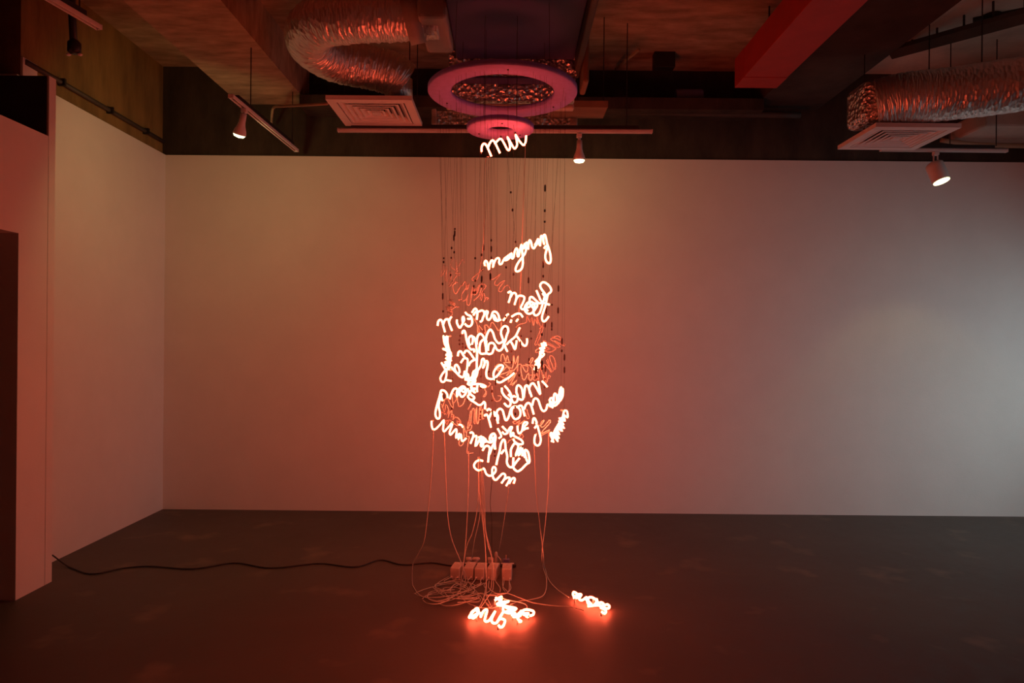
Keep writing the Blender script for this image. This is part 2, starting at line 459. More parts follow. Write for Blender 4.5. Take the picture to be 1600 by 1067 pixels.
# pink foam rings
RX, RY = -.064, 4.30
def foam_ring(label, cx, cy, z, ro, ri, th, hang):
    root = thing('foam_ring', label, 'ring', (cx, cy, z))
    mb = MB(); n = 72; b = .006
    prof = [(ri,0+b),(ri+b,0),(ro-b,0),(ro,b),(ro,th-b),(ro-b,th),(ri+b,th),(ri,th-b)]
    m = len(prof)
    for k in range(n):
        an = 2*PI*k/n
        for r_, z_ in prof: mb.v.append((cx+r_*math.cos(an), cy+r_*math.sin(an), z+z_))
    for k in range(n):
        k2 = (k+1) % n
        for j in range(m):
            j2 = (j+1) % m
            mb.f.append((k*m+j, k*m+j2, k2*m+j2, k2*m+j))
    part(mb, 'ring_body', M['pink'], root, True)
    for k in range(4):
        an = PI/4 + k*PI/2
        x, y = cx+(ri+ro)/2*math.cos(an), cy+(ri+ro)/2*math.sin(an)
        part(MB().tube([(x,y,z+th-.01),(x*.97,y,hang)], .0012, 5), 'hanging_wire', M['wire'], root)
    for k in range(3):
        an = .6+2.1*k
        x, y = cx+(ri*.45+ro*.55)*math.cos(an), cy+(ri*.45+ro*.55)*math.sin(an)
        part(MB().lathe([(.005,z-.004),(.006,z+.002)], 8, Matrix.Translation((x,y,0))), 'wire_hole', M['knot'], root)
    return root
foam_ring('large pink foam ring hung under the air unit', RX+.005, RY, 3.065, .455, .315, .036, 3.4985)
foam_ring('small pink foam ring hung below the large ring', RX-.007, RY, 2.842, .205, .075, .036, 3.4985)

# red painted box duct at right
b0 = PZ(1148,137,3.55); Yf = b0.y
root = thing('red_box_duct', 'red painted square duct running to the back right ceiling', 'duct', (b0.x+.16, Yf-1, 3.55))
part(MB().box(b0.x, b0.x+.325, 2.0, Yf-.22, 3.55, 3.77), 'duct_body', M['red_paint'], root, bevel=.004)
part(MB().box(b0.x-.002, b0.x+.327, Yf-.215, Yf, 3.548, 3.772), 'end_section', M['red_paint'], root, bevel=.004)
for y in (2.6, 4.2, 5.2): part(MB().tube([(b0.x+.16,y,3.76),(b0.x+.16,y,ZC)], .006, 6), 'hanger_rod', M['black_metal'], root)

# dark trays and pipes at the upper right
def pipe(name, label, pts, r, m, cat='pipe', n=10):
    return tag(MB().tube(smooth_path([Vector(p) for p in pts],6), r, n).build(name, m, None, True), label, cat)
a, b_ = P(1395,82,5.9), P(1640,14,4.7)
root = thing('cable_tray', 'dark cable tray slanting across the daylit ceiling at upper right', 'cable tray', tuple((a+b_)/2))
d = (b_-a).normalized(); side = d.cross(Vector((0,0,1))).normalized()
mb = MB().tube([a,b_], .055, 4); part(mb, 'tray_body', M['pipe'], root)
for k in range(5):
    c = a + (b_-a)*(.15+.18*k)
    part(MB().tube([c, Vector((c.x,c.y,ZC))], .008, 6), 'hanger_rod', M['black_metal'], root)
root = thing('sprinkler_pipe', 'dark round pipe junction hung beside the cable tray at upper right', 'pipe', tuple(P(1545,35,5.0)))
part(MB().tube([P(1520,30,5.35),P(1640,2,5.1)], .03, 10), 'pipe_run', M['pipe'], root, True)
part(MB().lathe([(.02,-.06),(.06,-.045),(.065,.02),(.03,.06)], 16, Matrix.Translation(P(1550,24,5.28))), 'junction', M['black_metal'], root, True)
for x in (1537, 1568):
    c = P(x, 24, 5.28); part(MB().tube([c, Vector((c.x,c.y,ZC))], .008, 6), 'hanger_rod', M['black_metal'], root)
pipe('overhead_pipe', 'pale pipe running low along the wall behind the right vent', [P(1470,219,6.25),P(1530,226,6.25),P(1640,229,6.25)], .02, M['conduit'])
root = thing('overhead_duct', 'grey flat duct at far right above the right lighting track', 'duct', tuple(P(1580,205,6.1)))
p0, p1 = P(1515,203,6.1), P(1680,200,6.1)
part(MB().box(p0.x, p1.x, 5.9, 6.4, p0.z-.03, p0.z+.12), 'duct_body', M['tape'], root, bevel=.02)
for x in (p0.x+.2, p1.x-.2): part(MB().tube([(x,6.15,p0.z+.11),(x,6.15,ZC)], .006, 6), 'hanger_rod', M['black_metal'], root)
# black hung box right of the air unit
c = P(1036,92,6.1)
root = thing('junction_box', 'black box hung from the ceiling right of the air unit', 'box', (c.x, c.y, c.z))
part(MB().box(c.x-.09, c.x+.09, c.y-.08, c.y+.02, c.z-.1, c.z+.12), 'box_body', M['black_metal'], root, bevel=.008)
part(MB().box(c.x-.10, c.x+.10, c.y-.088, c.y-.079, c.z+.06, c.z+.12), 'lid', M['black_metal'], root)
part(MB().tube([(c.x,c.y-.03,c.z+.1),(c.x,c.y-.03,ZC)], .012, 8), 'hanger_rod', M['black_metal'], root)
pipe('ceiling_conduit', 'straight conduit rising along the ceiling right of the air unit', [P(962,108,6.3),P(998,78,5.6)+Vector((0,0,0))], .012, M['conduit'], 'conduit')
pipe('crossing_pipe', 'dark pipe crossing the back wall above the central track', [P(935,172,6.3),P(1060,176,6.3),P(1250,180,6.3)], .03, M['pipe'])
root = thing('blue_canister', 'dim blue canister in the shadow on the upper back wall', 'canister', tuple(P(1076,152,6.28)))
c = P(1076,152,6.28)
part(MB().tube([(c.x-.12,c.y,c.z),(c.x+.12,c.y,c.z)], .07, 20), 'canister_body', M['blue'], root, True, .01)
part(MB().tube([(c.x,c.y,c.z+.05),(c.x,c.y,ZC-.3)], .008, 8), 'hanger_rod', M['black_metal'], root)

# ------------------------------------------------------------------ lighting tracks and lamps
def track(label, a, b, group='ceiling lighting tracks', qs=(.25, .92)):
    a, b = Vector(a), Vector(b)
    root = thing('lighting_track', label, 'light track', tuple((a+b)/2), group)
    d = (b-a); L = d.length; d.normalize()
    s = d.cross(Vector((0,0,1))).normalized()
    Mx = Matrix(((d.x,s.x,0,a.x),(d.y,s.y,0,a.y),(d.z,s.z,1,a.z),(0,0,0,1)))
    rail = MB()
    rail.box(0,L,-.018,-.010,0,.022,Mx); rail.box(0,L,.010,.018,0,.022,Mx); rail.box(0,L,-.018,.018,.018,.024,Mx)
    part(rail, 'rail', M['white_paint'], root)
    part(MB().box(.005,L-.005,-.009,.009,.010,.0175,Mx), 'conductor_slot', M['black_metal'], root)
    for e in (-.006, L): part(MB().box(e,e+.006,-.019,.019,-.001,.025,Mx), 'end_cap', M['white_paint'], root)
    part(MB().box(.1,L-.1,-.014,.014,.026,.055,Mx), 'support_bar', M['black_metal'], root)
    for q in qs:
        c = a+(b-a)*q
        part(MB().tube([(c.x,c.y,c.z+.05),(c.x,c.y,ZC)], .004, 6), 'hanger_rod', M['black_metal'], root)
    return root
zt = 3.22
track('short white track at left running back toward the wall', PZ(361,153,zt), PZ(463,237,zt))
track('long white track in the middle behind the pink rings', P(529,206,5.5), P(1018,208,5.5))
track('white track at right beneath the right vent', P(1377,236,5.7), P(1572,238,5.7), qs=(.55, .92))
track('nearest white track at the top left corner', PZ(154,46,3.25), PZ(20,-32,3.25))

def frame_to(c, d):
    z = Vector(d).normalized()
    q = z.to_track_quat('Z','Y')
    return Matrix.Translation(c) @ q.to_matrix().to_4x4()
def spot_lamp(label, top, head, aim, R_, L_, style, energy, target, cone=100):
    top, head = Vector(top), Vector(head)
    root = thing('track_spotlight', label, 'spotlight', tuple(top))
    part(MB().box(top.x-.02, top.x+.02, top.y-.02, top.y+.02, top.z-.03, top.z), 'track_adapter', M['lamp_body'], root, bevel=.004)
    aim = Vector(aim).normalized()
    Mh = frame_to(head, aim)         # +z is the way the lamp shines
    if style == 'can':
        prof = [(R_*.75,-L_),(R_*.97,-L_*.93),(R_,-L_*.8),(R_,-.005),(R_*.92,0)]
    else:
        prof = [(R_*.45,-L_),(R_*.5,-L_*.6),(R_*.62,-L_*.42),(R_*.9,-L_*.2),(R_,-L_*.08),(R_,0)]
    body = part(MB().lathe(prof, 28, Mh), 'lamp_head', M['lamp_body'], root, True)
    part(MB().lathe([(R_*.9,.0005),(R_*.9,.006),(R_*.72,.018 if style=='bulb' else .008),(.001,.026 if style=='bulb' else .009)], 28, Mh), 'lamp_glass', M['bulb'], root, True)
    back = Mh @ Vector((0,0,-L_*.8))
    if style == 'can':
        part(MB().tube([(top.x-.016,top.y,top.z-.02),(top.x-.016,top.y,back.z+.0)], .006, 8), 'yoke_arm', M['lamp_body'], root, True)
        part(MB().tube([(top.x+.016,top.y,top.z-.02),(top.x+.016,top.y,back.z+.0)], .006, 8), 'yoke_arm', M['lamp_body'], root, True)
    else:
        part(MB().tube([(top.x,top.y,top.z-.02), back], .011, 10), 'stem', M['lamp_body'], root, True)
    ld = bpy.data.lights.new('lamp_light', 'SPOT'); ld.energy = energy; ld.color = (1.0,.76,.30)
    ld.spot_size = R(cone); ld.spot_blend = .35; ld.shadow_soft_size = R_*.8
    lo = bpy.data.objects.new('lamp_light', ld); COL.objects.link(lo)
    lp = head + aim*.04
    lo.parent = root
    lo.location = lp - Vector(root.location)
    lo.rotation_euler = (Vector(target)-lp).to_track_quat('-Z','Y').to_euler()
    return root
p = PZ(382,170,zt)
spot_lamp('left track lamp with a pale bulb aimed down to the left', (p.x,p.y,zt), P(374,210,p.y), (-.35,.30,-1), .046, .15, 'bulb', SPOT_L, (-2.75,6.2,2.2), 178)
p = P(905,209,5.5)
spot_lamp('middle track lamp hanging straight down from the long track', (p.x,p.y,p.z), P(905,250,5.5), (0,.05,-1), .047, .15, 'bulb', SPOT_M, (p.x-.02,6.43,2.2), 178)
p = P(1462,237,5.7)
spot_lamp('right track lamp, a white can with a bright glass face', (p.x,p.y,p.z), P(1471,283,5.65), (.24,-.30,-1), .067, .165, 'can', SPOT_R, (p.x+.2,5.6,0), 90)

c = P(116,84,3.9)
root = thing('track_spotlight', 'black unlit lamp on a rod below the top left track', 'spotlight', tuple(c))
part(MB().tube([c, P(112,8,3.9), Vector((P(112,8,3.9).x, 3.9, ZC))], .020, 10), 'rod', M['black_metal'], root, True)
part(MB().lathe([(.02,0),(.034,.01),(.034,.06),(.02,.075)], 14, Matrix.Translation(c)), 'lamp_head', M['black_metal'], root, True)
for s in (-1,1):
    part(MB().lathe([(.008,-.006),(.014,0),(.008,.006)], 10, Matrix.Translation(c+Vector((s*.032,0,-.004)))), 'side_clip', M['lamp_body'], root, True)

# ------------------------------------------------------------------ neon words
RINGS = [(RX+.005, RY, 3.0648, .385), (RX-.007, RY, 2.8418, .14)]
def ring_point(p):
    best = None
    for cx, cy, z, r in RINGS:
        d = Vector((p.x-cx, p.y-cy, 0))
        d = d.normalized() if d.length > 1e-4 else Vector((0,-1,0))
        q = Vector((cx+d.x*r, cy+d.y*r, z))
        dist = (Vector((p.x,p.y,0))-Vector((q.x,q.y,0))).length
        if z > p.z+.05 and (best is None or dist < best[0]): best = (dist, q)
    return best[1]

from mathutils.kdtree import KDTree
PLACED = []                     # points of everything already strung up
for k in range(60):
    for q in range(6):
        an = 2*PI*k/60; PLACED.append(Vector((RX-.007+(.075+.026*q)*math.cos(an), RY+(.075+.026*q)*math.sin(an), 2.86)))
WIRE_JOBS = []
def clearance(pts, kd):
    return min(kd.find(p)[2] for p in pts) if kd else 9
def make_kd():
    if not PLACED: return None
    kd = KDTree(len(PLACED))
    for i, p in enumerate(PLACED): kd.insert(p, i)
    kd.balance(); return kd
def word(key, label, crop, strokes, Y, yaw=0, lit=True, wires=None, r=None, group=None):
    x0, y0, s = crop
    px = [[(x0+s*a, y0+s*b) for a, b in st] for st in strokes]
    allp = [p for st in px for p in st]
    cx = sum(p[0] for p in allp)/len(allp); cy = sum(p[1] for p in allp)/len(allp)
    n = Vector((math.sin(R(yaw)), -math.cos(R(yaw)), 0))
    O = Vector((0,0,CAMZ))
    rad = r or (.0055 if lit else .0033)
    kd = make_kd()
    best = None
    for dY in (0,.03,-.03,.06,-.06,.09,-.09,.12,-.12,.15,-.15,.18,-.18,.21,-.21,.25,-.25):
        P0 = P(cx, cy, Y+dY)
        paths = []
        for j, st in enumerate(px):
            pts = []
            for i, p in enumerate(st):
                d = ray(*p); dn = d.dot(n)
                t = (P0-O).dot(n)/dn if abs(dn) > .02 else Y+dY
                t = max(Y+dY-.3, min(Y+dY+.3, t))
                # each crossing of the tube steps a little forward and back, as bent glass does
                pts.append(O + d*t + n*(.008*math.sin(i*.9+j) - .010*(j % 3)))
            paths.append(smooth_path(pts, 4 if lit else 3))
        c = clearance([p for q in paths for p in q], kd)
        if best is None or c > best[0]: best = (c, P0, paths)
        if c > .022: break
    c, P0, paths = best
    root = thing('neon_word', label, 'neon sign', tuple(P0), group)
    m_ = M['neon'] if lit else M['glass_off']
    mb = MB(); tops = []
    for path in paths:
        tops += path
        mb.tube(path, rad, 8 if lit else 6)
    part(mb, 'glass_tube', m_, root, True)
    for e in (paths[0][0], paths[-1][-1]):
        part(MB().tube([e-n*.004, e-n*.028], rad*.9, 8), 'electrode', M['electrode'], root, True)
        tops.append(e-n*.015); tops.append(e-n*.028)
    PLACED.extend(tops)
    WIRE_JOBS.append((key, root, tops, lit, wires if wires is not None else (2 if lit and max(p.x for p in tops)-min(p.x for p in tops) > .2 else 1)))
    return root
def string_up():
    """hang every word by its threads, each thread clear of the other words."""
    for key, root, tops, lit, wires in WIRE_JOBS:
        rnd = random.Random(key)
        own = set(tuple(p) for p in tops)
        kd = KDTree(len(PLACED)); k_ = 0
        for i, p in enumerate(PLACED):
            if tuple(p) not in own: kd.insert(p, i)
        kd.balance()
        xs = sorted(p.x for p in tops); w = xs[-1]-xs[0]
        for k in range(wires):
            lo, hi = (xs[0]+w*k/wires, xs[0]+w*(k+1)/wires)
            cand = [p for p in tops if lo-1e-6 <= p.x <= hi+1e-6]
            cand.sort(key=lambda p: -p.z)
            best = None
            for tp_ in cand[:24]:
                for da in (0, .03, -.03, .06, -.06):
                    q = ring_point(tp_); q = Vector((q.x+da, q.y, q.z))
                    L = (q-tp_).length
                    line = [tp_.lerp(q, i/60) for i in range(2, 58)]
                    c = min(kd.find(p)[2] for p in line)
                    if best is None or c > best[0]: best = (c, tp_, q)
                    if c > .012: break
                if best[0] > .012: break
            c, tp_, q = best
            o = part(MB().tube([tp_, q], .0005, 4), 'hanging_wire', M['wire'], root)
            PLACED.extend(tp_.lerp(q, i/40) for i in range(2, 41))
            for _ in range(2 if key % 2 else 3):
                f = min(rnd.uniform(.04,.5), .35/max(.2,(q-tp_).length))*rnd.uniform(.4,1)
                c = tp_.lerp(q, f); hh = rnd.choice((.007,.009,.022))
                kb = MB().lathe([(.0015,-hh),(.0052,-hh*.6),(.0052,hh*.6),(.0015,hh)], 6, Matrix.Translation(c))
                sub(kb, 'wire_knot', M['knot'], o, root)

S = .075
C1=(745,355,S); C2=(780,430,S); C3=(675,470,S); C4=(715,490,S); C5=(675,530,S); C6=(670,590,S); C7=(745,590,S)
C8=(665,640,S); C9=(745,640,S); C10=(730,690,S); C13=(680,395,S); C14=(800,520,S)
D1=(780,580,.11246); D2=(780,510,.11246); D3=(780,430,.11246)
RC=(620,60,.2128)

word(1, 'glowing neon word "mu" at the top, just below the small pink ring', RC,
 [[(622,832),(622,800),(637,776),(658,788),(695,865)],[(668,800),(690,758),(715,752),(760,838)],
  [(722,770),(745,742),(768,728),(790,756),(820,812),(834,800),(830,765),(815,720),(840,760),(868,800),(888,775),(884,735),(875,700),(900,745),(930,778),(948,760),(955,705)]], 4.14, 8)
word(2, 'glowing neon word "maymay" slanting up, highest in the main cluster', C1,
 [[(170,800),(165,745),(192,700),(225,745),(248,880),(258,790),(290,702),(328,692),(348,740),(345,835),(362,745),(400,660),(445,638),(466,680),(464,735),(488,772),(530,757),(558,690),(612,640),(690,560),(722,545),(708,610),(640,680),(598,692),(572,665),(610,622),(690,560),(718,560),(722,610),(745,655),(775,620),(790,510),(818,440),(845,465),(838,540),(852,605),(885,592),(905,480),(932,365),(940,480),(952,650),(955,760),(935,860),(880,915),(825,918),(812,860),(850,750),(935,630),(1000,540),(1030,430),(1000,350),(985,450),(1020,340),(1050,320),(1065,390),(1068,455),(1080,340),(1108,272),(1138,320),(1152,400),(1182,438),(1212,395),(1235,320),(1272,252),(1290,270),(1262,350),(1225,385),(1215,350),(1255,290),(1290,262),(1300,330),(1325,385),(1335,290),(1340,185),(1370,200),(1385,300),(1400,352),(1385,250),(1395,175),(1425,165),(1445,240),(1462,340),(1492,430),(1528,560),(1542,680),(1528,745),(1490,748),(1442,690),(1422,590),(1448,470),(1475,390),(1430,400),(1412,445)]], 4.05, -14)
word(3, 'glowing neon word "mot" with a big loop, upper right of the cluster', C2,
 [[(185,362),(235,340),(262,375),(232,470),(190,568)],[(235,450),(280,375),(332,378),(338,470),(295,612)],
  [(325,520),(370,435),(425,420),(478,442),(490,495),(462,590),(435,660),(460,705),(505,690),(560,600),(620,545),(690,575),(765,590),(770,650),(690,760),(605,802),(530,770),(490,690),(530,600),(600,555),(640,620),(700,690)],
  [(600,740),(540,690),(610,660),(690,610),(748,600),(722,740),(742,822),(790,832),(842,770),(882,640),(932,480),(962,400),(895,300),(862,215),(900,150),(962,158),(1040,228),(1080,312),(1062,365),(1025,400),(1000,500),(962,640),(908,775),(880,880),(902,948),(950,960),(1002,915),(1040,858)],
  [(612,530),(618,462),(670,452),(750,518),(832,582),(900,555),(960,470)],[(742,312),(792,412),(852,528),(945,585),(1035,610)],[(905,378),(950,430),(1010,420)]], 4.02, -22)
word(4, 'glowing neon word in a wide arc reading "moman" across the upper middle', C3,
 [[(118,512),(130,435),(170,396),(208,422),(238,535),(270,652)],[(228,505),(262,412),(310,378),(342,402),(362,485),(415,622)],[(350,440),(372,372),(402,330)],
  [(520,395),(520,462),(572,558),(612,520),(642,465),(632,380),(650,330),(672,385),(655,440)],[(682,472),(732,522),(800,522),(838,455),(822,365),(775,378),(742,368)],[(692,232),(732,282),(800,312),(825,345)],
  [(832,245),(882,172),(920,172),(945,245),(932,392)],[(860,300),(915,228),(975,222),(1030,200),(1080,215),(1090,285),(1060,352),(1040,415),(1000,435)],
  [(1085,300),(1130,215),(1165,232),(1142,305),(1152,372),(1192,392),(1232,335),(1262,245),(1312,222),(1372,262),(1402,350),(1382,412),(1305,392),(1282,318),(1300,300),(1360,400),(1440,388)],
  [(1482,408),(1528,352),(1560,295),(1600,275)],[(1660,330),(1740,280),(1800,262),(1850,275),(1890,340)],[(1640,450),(1660,390)],[(1755,430),(1790,380)]], 3.98, 3)
word(5, 'glowing neon word "nouk" in tall looping letters at the centre', C4,
 [[(100,412),(105,370),(140,355),(166,420),(186,540),(222,662),(275,742),(340,745),(345,800)],[(265,660),(240,620),(232,530),(262,472),(308,470),(322,560),(300,640)],
  [(318,475),(362,512),(386,600),(398,700),(412,830),(405,1000)],[(400,640),(402,540),(432,450),(480,420),(532,470),(562,560),(582,680)],[(462,820),(462,700),(482,600),(530,542)],
  [(590,560),(612,450),(652,360),(692,332),(742,400),(782,520),(852,612),(920,600),(956,560),(930,480),(906,400),(930,310),(990,257),(1050,282),(1066,360),(1032,450),(1000,560),(964,640),(940,720),(880,772),(822,742),(790,670),(742,612),(672,620),(642,680),(640,770)],
  [(432,762),(482,832),(560,832),(612,830),(662,842),(722,820),(752,740),(782,680)],[(602,560),(592,700),(602,830)],[(962,570),(1002,700),(1045,790)],[(1295,290),(1250,390),(1202,480),(1102,562),(1022,642)],[(1102,562),(1152,642),(1200,742),(1222,640),(1232,560)],
  [(1250,472),(1312,562),(1372,650),(1420,668),(1452,610),(1455,520)]], 3.93, 6)
word(6, 'glowing neon word seen edge on at the left side of the cluster', C5,
 [[(310,-70),(295,0),(285,80),(250,-70),(240,40),(255,130),(300,100),(300,200),(250,200),(320,232),(370,282),(280,330),(385,350),(270,400),(400,440),(285,480),(395,500),(255,540),(370,580),(285,620),(280,760),(262,875),(222,882),(198,810),(228,720),(262,640),(215,560),(180,490)],[(290,850),(335,858),(375,868)],[(240,-60),(238,150),(252,300),(262,480),(272,620)],[(328,-60),(310,80),(342,240),(382,300),(392,430),(362,600)],[(290,200),(302,350),(332,500),(322,640)]], 4.22, -58)
word(7, 'glowing neon word "enne" below the central looping word', C5,
 [[(405,582),(452,642),(532,712),(572,682),(560,600),(512,532),(476,562),(482,642),(542,732),(622,790),(662,760),(680,670),(700,720),(695,850)],[(538,352),(552,272),(602,252),(652,332),(692,392),(742,422),(736,560),(716,700),(704,862)],[(598,492),(662,402)],
  [(672,292),(702,242),(762,252),(832,342),(892,432)],[(760,560),(802,482),(880,432),(930,435)],[(942,292),(932,450),(930,620),(862,682),(842,800),(852,900),(802,922)],[(702,720),(752,732),(772,842),(832,862)],[(860,880),(880,760),(950,640),(930,760),(870,860)],
  [(962,640),(1022,542),(1042,432),(1082,412),(1100,522),(1062,602),(1122,462),(1162,482),(1152,602),(1132,702),(1152,802),(1222,832),(1292,822),(1382,742),(1462,622),(1482,562),(1432,542),(1352,592),(1292,692),(1292,792),(1352,882),(1422,902),(1502,862),(1622,790),(1720,707)]], 4.0, 4)
word(8, 'glowing neon word "gam" with a long left loop, left middle of the cluster', C6,
 [[(285,482),(268,400),(258,312),(270,262),(322,275),(370,345),(382,425)],[(244,292),(220,400),(172,540),(122,700),(116,800),(160,860),(214,830),(226,720),(202,600),(212,480),(252,332)],
  [(415,450),(440,352),(482,252),(532,232),(572,292),(592,372)],[(592,400),(580,290),(642,212),(712,182),(772,232),(782,322),(702,400),(642,332),(652,262),(722,302),(762,252)],[(640,240),(720,230),(752,300)],
  [(772,232),(812,342),(792,400),(862,472),(942,522),(1012,575),(1072,560),(1112,512),(1146,552),(1150,660)]], 4.06, -18)
word(9, 'glowing neon word bunched in a bright knot left of centre', C6,
 [[(790,30),(850,90),(830,130),(900,170),(870,220),(950,230),(900,270),(960,310),(910,250),(880,330),(952,402),(922,450),(862,462)],[(890,140),(1002,132),(1082,142),(1152,182),(1092,200),(1040,170)],[(985,150),(962,230),(950,300)],[(760,20),(840,20),(900,-20),(960,60),(930,130)]], 3.9, -35)
word(10, 'glowing neon word "yem" in open letters, right of centre', C7,
 [[(582,175),(642,232),(702,322),(722,400),(700,480)],[(520,212),(526,300),(582,392),(652,452),(692,502),(690,572),(652,605),(612,580),(568,530)],[(648,352),(720,412),(752,390),(802,410)],[(722,440),(752,510),(792,522),(842,482),(852,380),(826,292),(840,182),(882,162),(932,222),(952,322),(962,440),(922,460),(872,432)],
  [(970,420),(986,280),(1002,190),(1042,162),(1082,222),(1142,402)],[(1100,340),(1082,230),(1122,142),(1172,122),(1222,190),(1282,300),(1312,345),(1292,220),(1270,80)],[(1358,70),(1420,130),(1472,192)]], 3.96, -8)
word(11, 'glowing neon word "mom" with a round o, ending edge on at the right', C7,
 [[(158,792),(210,768),(252,870),(296,1035)],[(210,692),(252,652),(292,682)],[(250,860),(292,762),(352,722),(382,800),(422,880),(446,962)],[(330,740),(380,730),(440,800),(440,900)],
  [(410,762),(432,690),(490,652),(540,692),(572,800),(592,872),(622,890),(662,832),(692,732),(722,642),(792,602),(872,632),(912,722),(892,822),(812,872),(752,822),(726,732),(742,642),(800,602)],
  [(852,622),(902,592),(942,602),(972,702),(1002,805)],[(986,660),(1022,562),(1072,522),(1122,562),(1152,642),(1188,765)],[(1156,582),(1182,472),(1226,432),(1282,472),(1322,582),(1352,662),(1402,702),(1452,652),(1472,562),(1532,592),(1592,625)]], 3.99, 2)
word(12, 'glowing neon word clumped edge on at the right side of the cluster', D1,
 [[(740,500),(700,475),(690,390),(732,372),(762,455),(775,330),(800,320),(812,430),(830,260),(850,230),(850,400),(890,240),(895,350),(840,430),(800,462),(760,480)],[(800,350),(862,300),(880,250)],[(720,400),(762,440),(822,440),(872,390)],[(712,440),(772,480),(842,430),(892,300)]], 4.25, 48)
word(13, 'glowing neon word standing edge on, lower right of the cluster', D1,
 [[(905,545),(930,555),(935,640),(880,600),(920,690),(850,650),(905,740),(830,690),(890,790),(810,730),(870,830),(800,780),(850,880),(785,830),(830,930),(770,870),(800,970),(730,860),(720,880),(770,985)],[(905,560),(882,650),(842,730),(802,820),(762,930)],[(926,600),(902,720),(852,830),(802,940),(772,980)],[(872,640),(832,760),(792,860),(742,900)]], 4.3, 50)
word(14, 'glowing neon word leaning edge on at the right, upper half', C14,
 [[(700,215),(640,205),(690,260),(615,260),(690,320),(600,320),(680,380),(585,390),(650,440),(600,500),(540,540),(500,600),(560,610),(500,670),(570,640),(540,720),(465,745),(515,790)],[(622,215),(642,320),(602,430),(642,480),(562,640)],[(718,235),(690,330),(652,470),(592,620),(532,770)],[(662,262),(622,400),(602,560),(542,700)]], 4.2, 50)
word(15, 'glowing neon word half hidden behind dull tubes at lower left', C8,
 [[(125,235),(135,320),(165,405),(215,400),(290,320),(370,220),(362,330),(365,420),(400,450),(450,402),(502,340),(556,262),(532,350),(492,470),(516,520),(562,490),(640,402),(652,450),(628,590),(690,500),(674,618),(736,512),(762,640),(802,640),(852,592)],[(690,312),(742,322),(765,372)]], 4.42, -20)
word(16, 'glowing neon word bunched at the lower middle left', C8,
 [[(930,480),(980,472),(1010,532),(942,702)],[(1000,560),(1060,562),(1026,762),(1092,642),(1122,562),(1152,642),(1132,742),(1182,762),(1222,602),(1262,662),(1332,692),(1372,642),(1342,562),(1402,500),(1440,540),(1400,620)],[(1080,580),(1180,590),(1100,690),(1210,680)]], 4.0, -26)
word(17, 'glowing neon word "many" sloping up above the lowest words', C9,
 [[(290,660),(272,600),(302,522),(352,502),(392,562),(372,702),(382,832)],[(430,392),(482,482),(502,560),(452,602)],[(520,352),(592,432),(632,482),(562,522),(512,472)],[(640,472),(692,372),(732,372),(702,442),(712,560),(762,472),(772,545)],[(740,542),(832,592),(922,642),(956,710),(882,722),(802,682),(752,622)]], 4.08, -10)
word(18, 'glowing neon word "ay" with a low hanging loop at lower right', C9,
 [[(846,340),(860,442),(892,492),(942,442),(962,312),(1002,262),(1052,282),(1002,342),(962,422),(1022,392),(1082,380)],[(1160,290),(1172,202),(1197,180),(1232,262),(1225,310)],[(1190,392),(1242,342),(1272,452),(1292,542),(1312,642),(1292,732),(1242,752),(1192,702),(1188,602),(1202,530)]], 4.12, -16)
word(19, 'glowing neon word "mo" in heavy letters, second lowest in the cluster', C10,
 [[(322,182),(372,102),(432,82),(472,132),(452,250),(430,432)],[(462,262),(522,102),(562,22),(582,-60)],[(570,162),(560,0),(570,-100)],[(605,485),(632,350),(672,202),(692,82),(722,0),(762,-48),(792,0),(802,150),(832,302),(822,422),(852,502),(912,532),(972,492),(1022,422),(1092,340)],[(700,262),(762,182)],
  [(900,330),(902,182),(952,82),(992,42),(1060,102),(1002,302),(1112,132),(1062,312),(1142,172),(1142,312)],[(962,332),(962,522),(1012,592),(1062,612),(1132,572),(1232,472),(1292,432),(1292,332),(1262,202),(1202,172),(1232,352),(1272,440)],[(1142,132),(1172,252),(1202,332)]], 3.92, -6)
word(20, 'glowing neon word "lem" lowest in the hanging cluster', C10,
 [[(325,402),(252,382),(182,412),(142,482),(162,552),(232,602),(312,582),(352,562),(392,662),(452,705),(522,690),(592,622),(592,552),(552,530),(520,582),(522,682),(552,772),(602,792),(672,732),(742,672),(792,692),(782,762),(710,862)],[(752,805),(832,752),(892,762),(872,842),(822,935)],[(880,882),(932,802),(982,772),(1012,802),(985,888)]], 4.16, 10)

U = 'unlit tube words'
word(31, 'unlit pinkish tube word, topmost dull word at the far upper left', C13,
 [[(172,262),(120,450),(160,470),(240,302),(202,562),(232,580),(300,382),(335,490),(290,660),(320,690),(380,592),(342,602),(440,462)]], 4.5, -30, False)
word(32, 'unlit pinkish tube word just right of the topmost dull word', C13,
 [[(392,112),(312,222),(322,292),(400,350),(442,350),(562,142),(600,132),(602,212)],[(430,132),(442,332),(472,372),(422,412),(532,422)]], 4.58, 12, False)
word(33, 'unlit tube word with a small loop below the two topmost dull words', C13,
 [[(452,612),(402,652),(440,592),(372,672),(372,772),(420,852),(502,722),(582,632),(562,692),(632,592),(662,772),(702,642),(622,742),(542,872),(552,962),(482,982)]], 4.46, -12, False)
word(34, 'unlit tube word packed in tight zigzags at upper left edge of cluster', C3,
 [[(370,-30),(500,70),(350,-10),(480,100),(360,30),(470,130),(320,90),(400,130),(300,130),(430,190),(300,170),(410,240),(310,210),(390,290),(330,250),(420,300),(440,240),(410,190),(490,120)]], 4.44, -38, False)
word(35, 'unlit tube word with tall strokes left below the "maymay" word', C13,
 [[(562,1002),(652,962),(682,832),(652,1052),(722,1062),(782,702),(742,902),(832,722),(802,872),(872,832),(922,642),(852,802),(962,642),(932,862),(802,992)],[(932,852),(972,682),(1012,652),(1062,692),(982,802),(942,952),(962,982),(1002,832),(1042,952),(1012,1022),(1062,932),(1112,942),(1082,972)]], 4.52, 5, False)
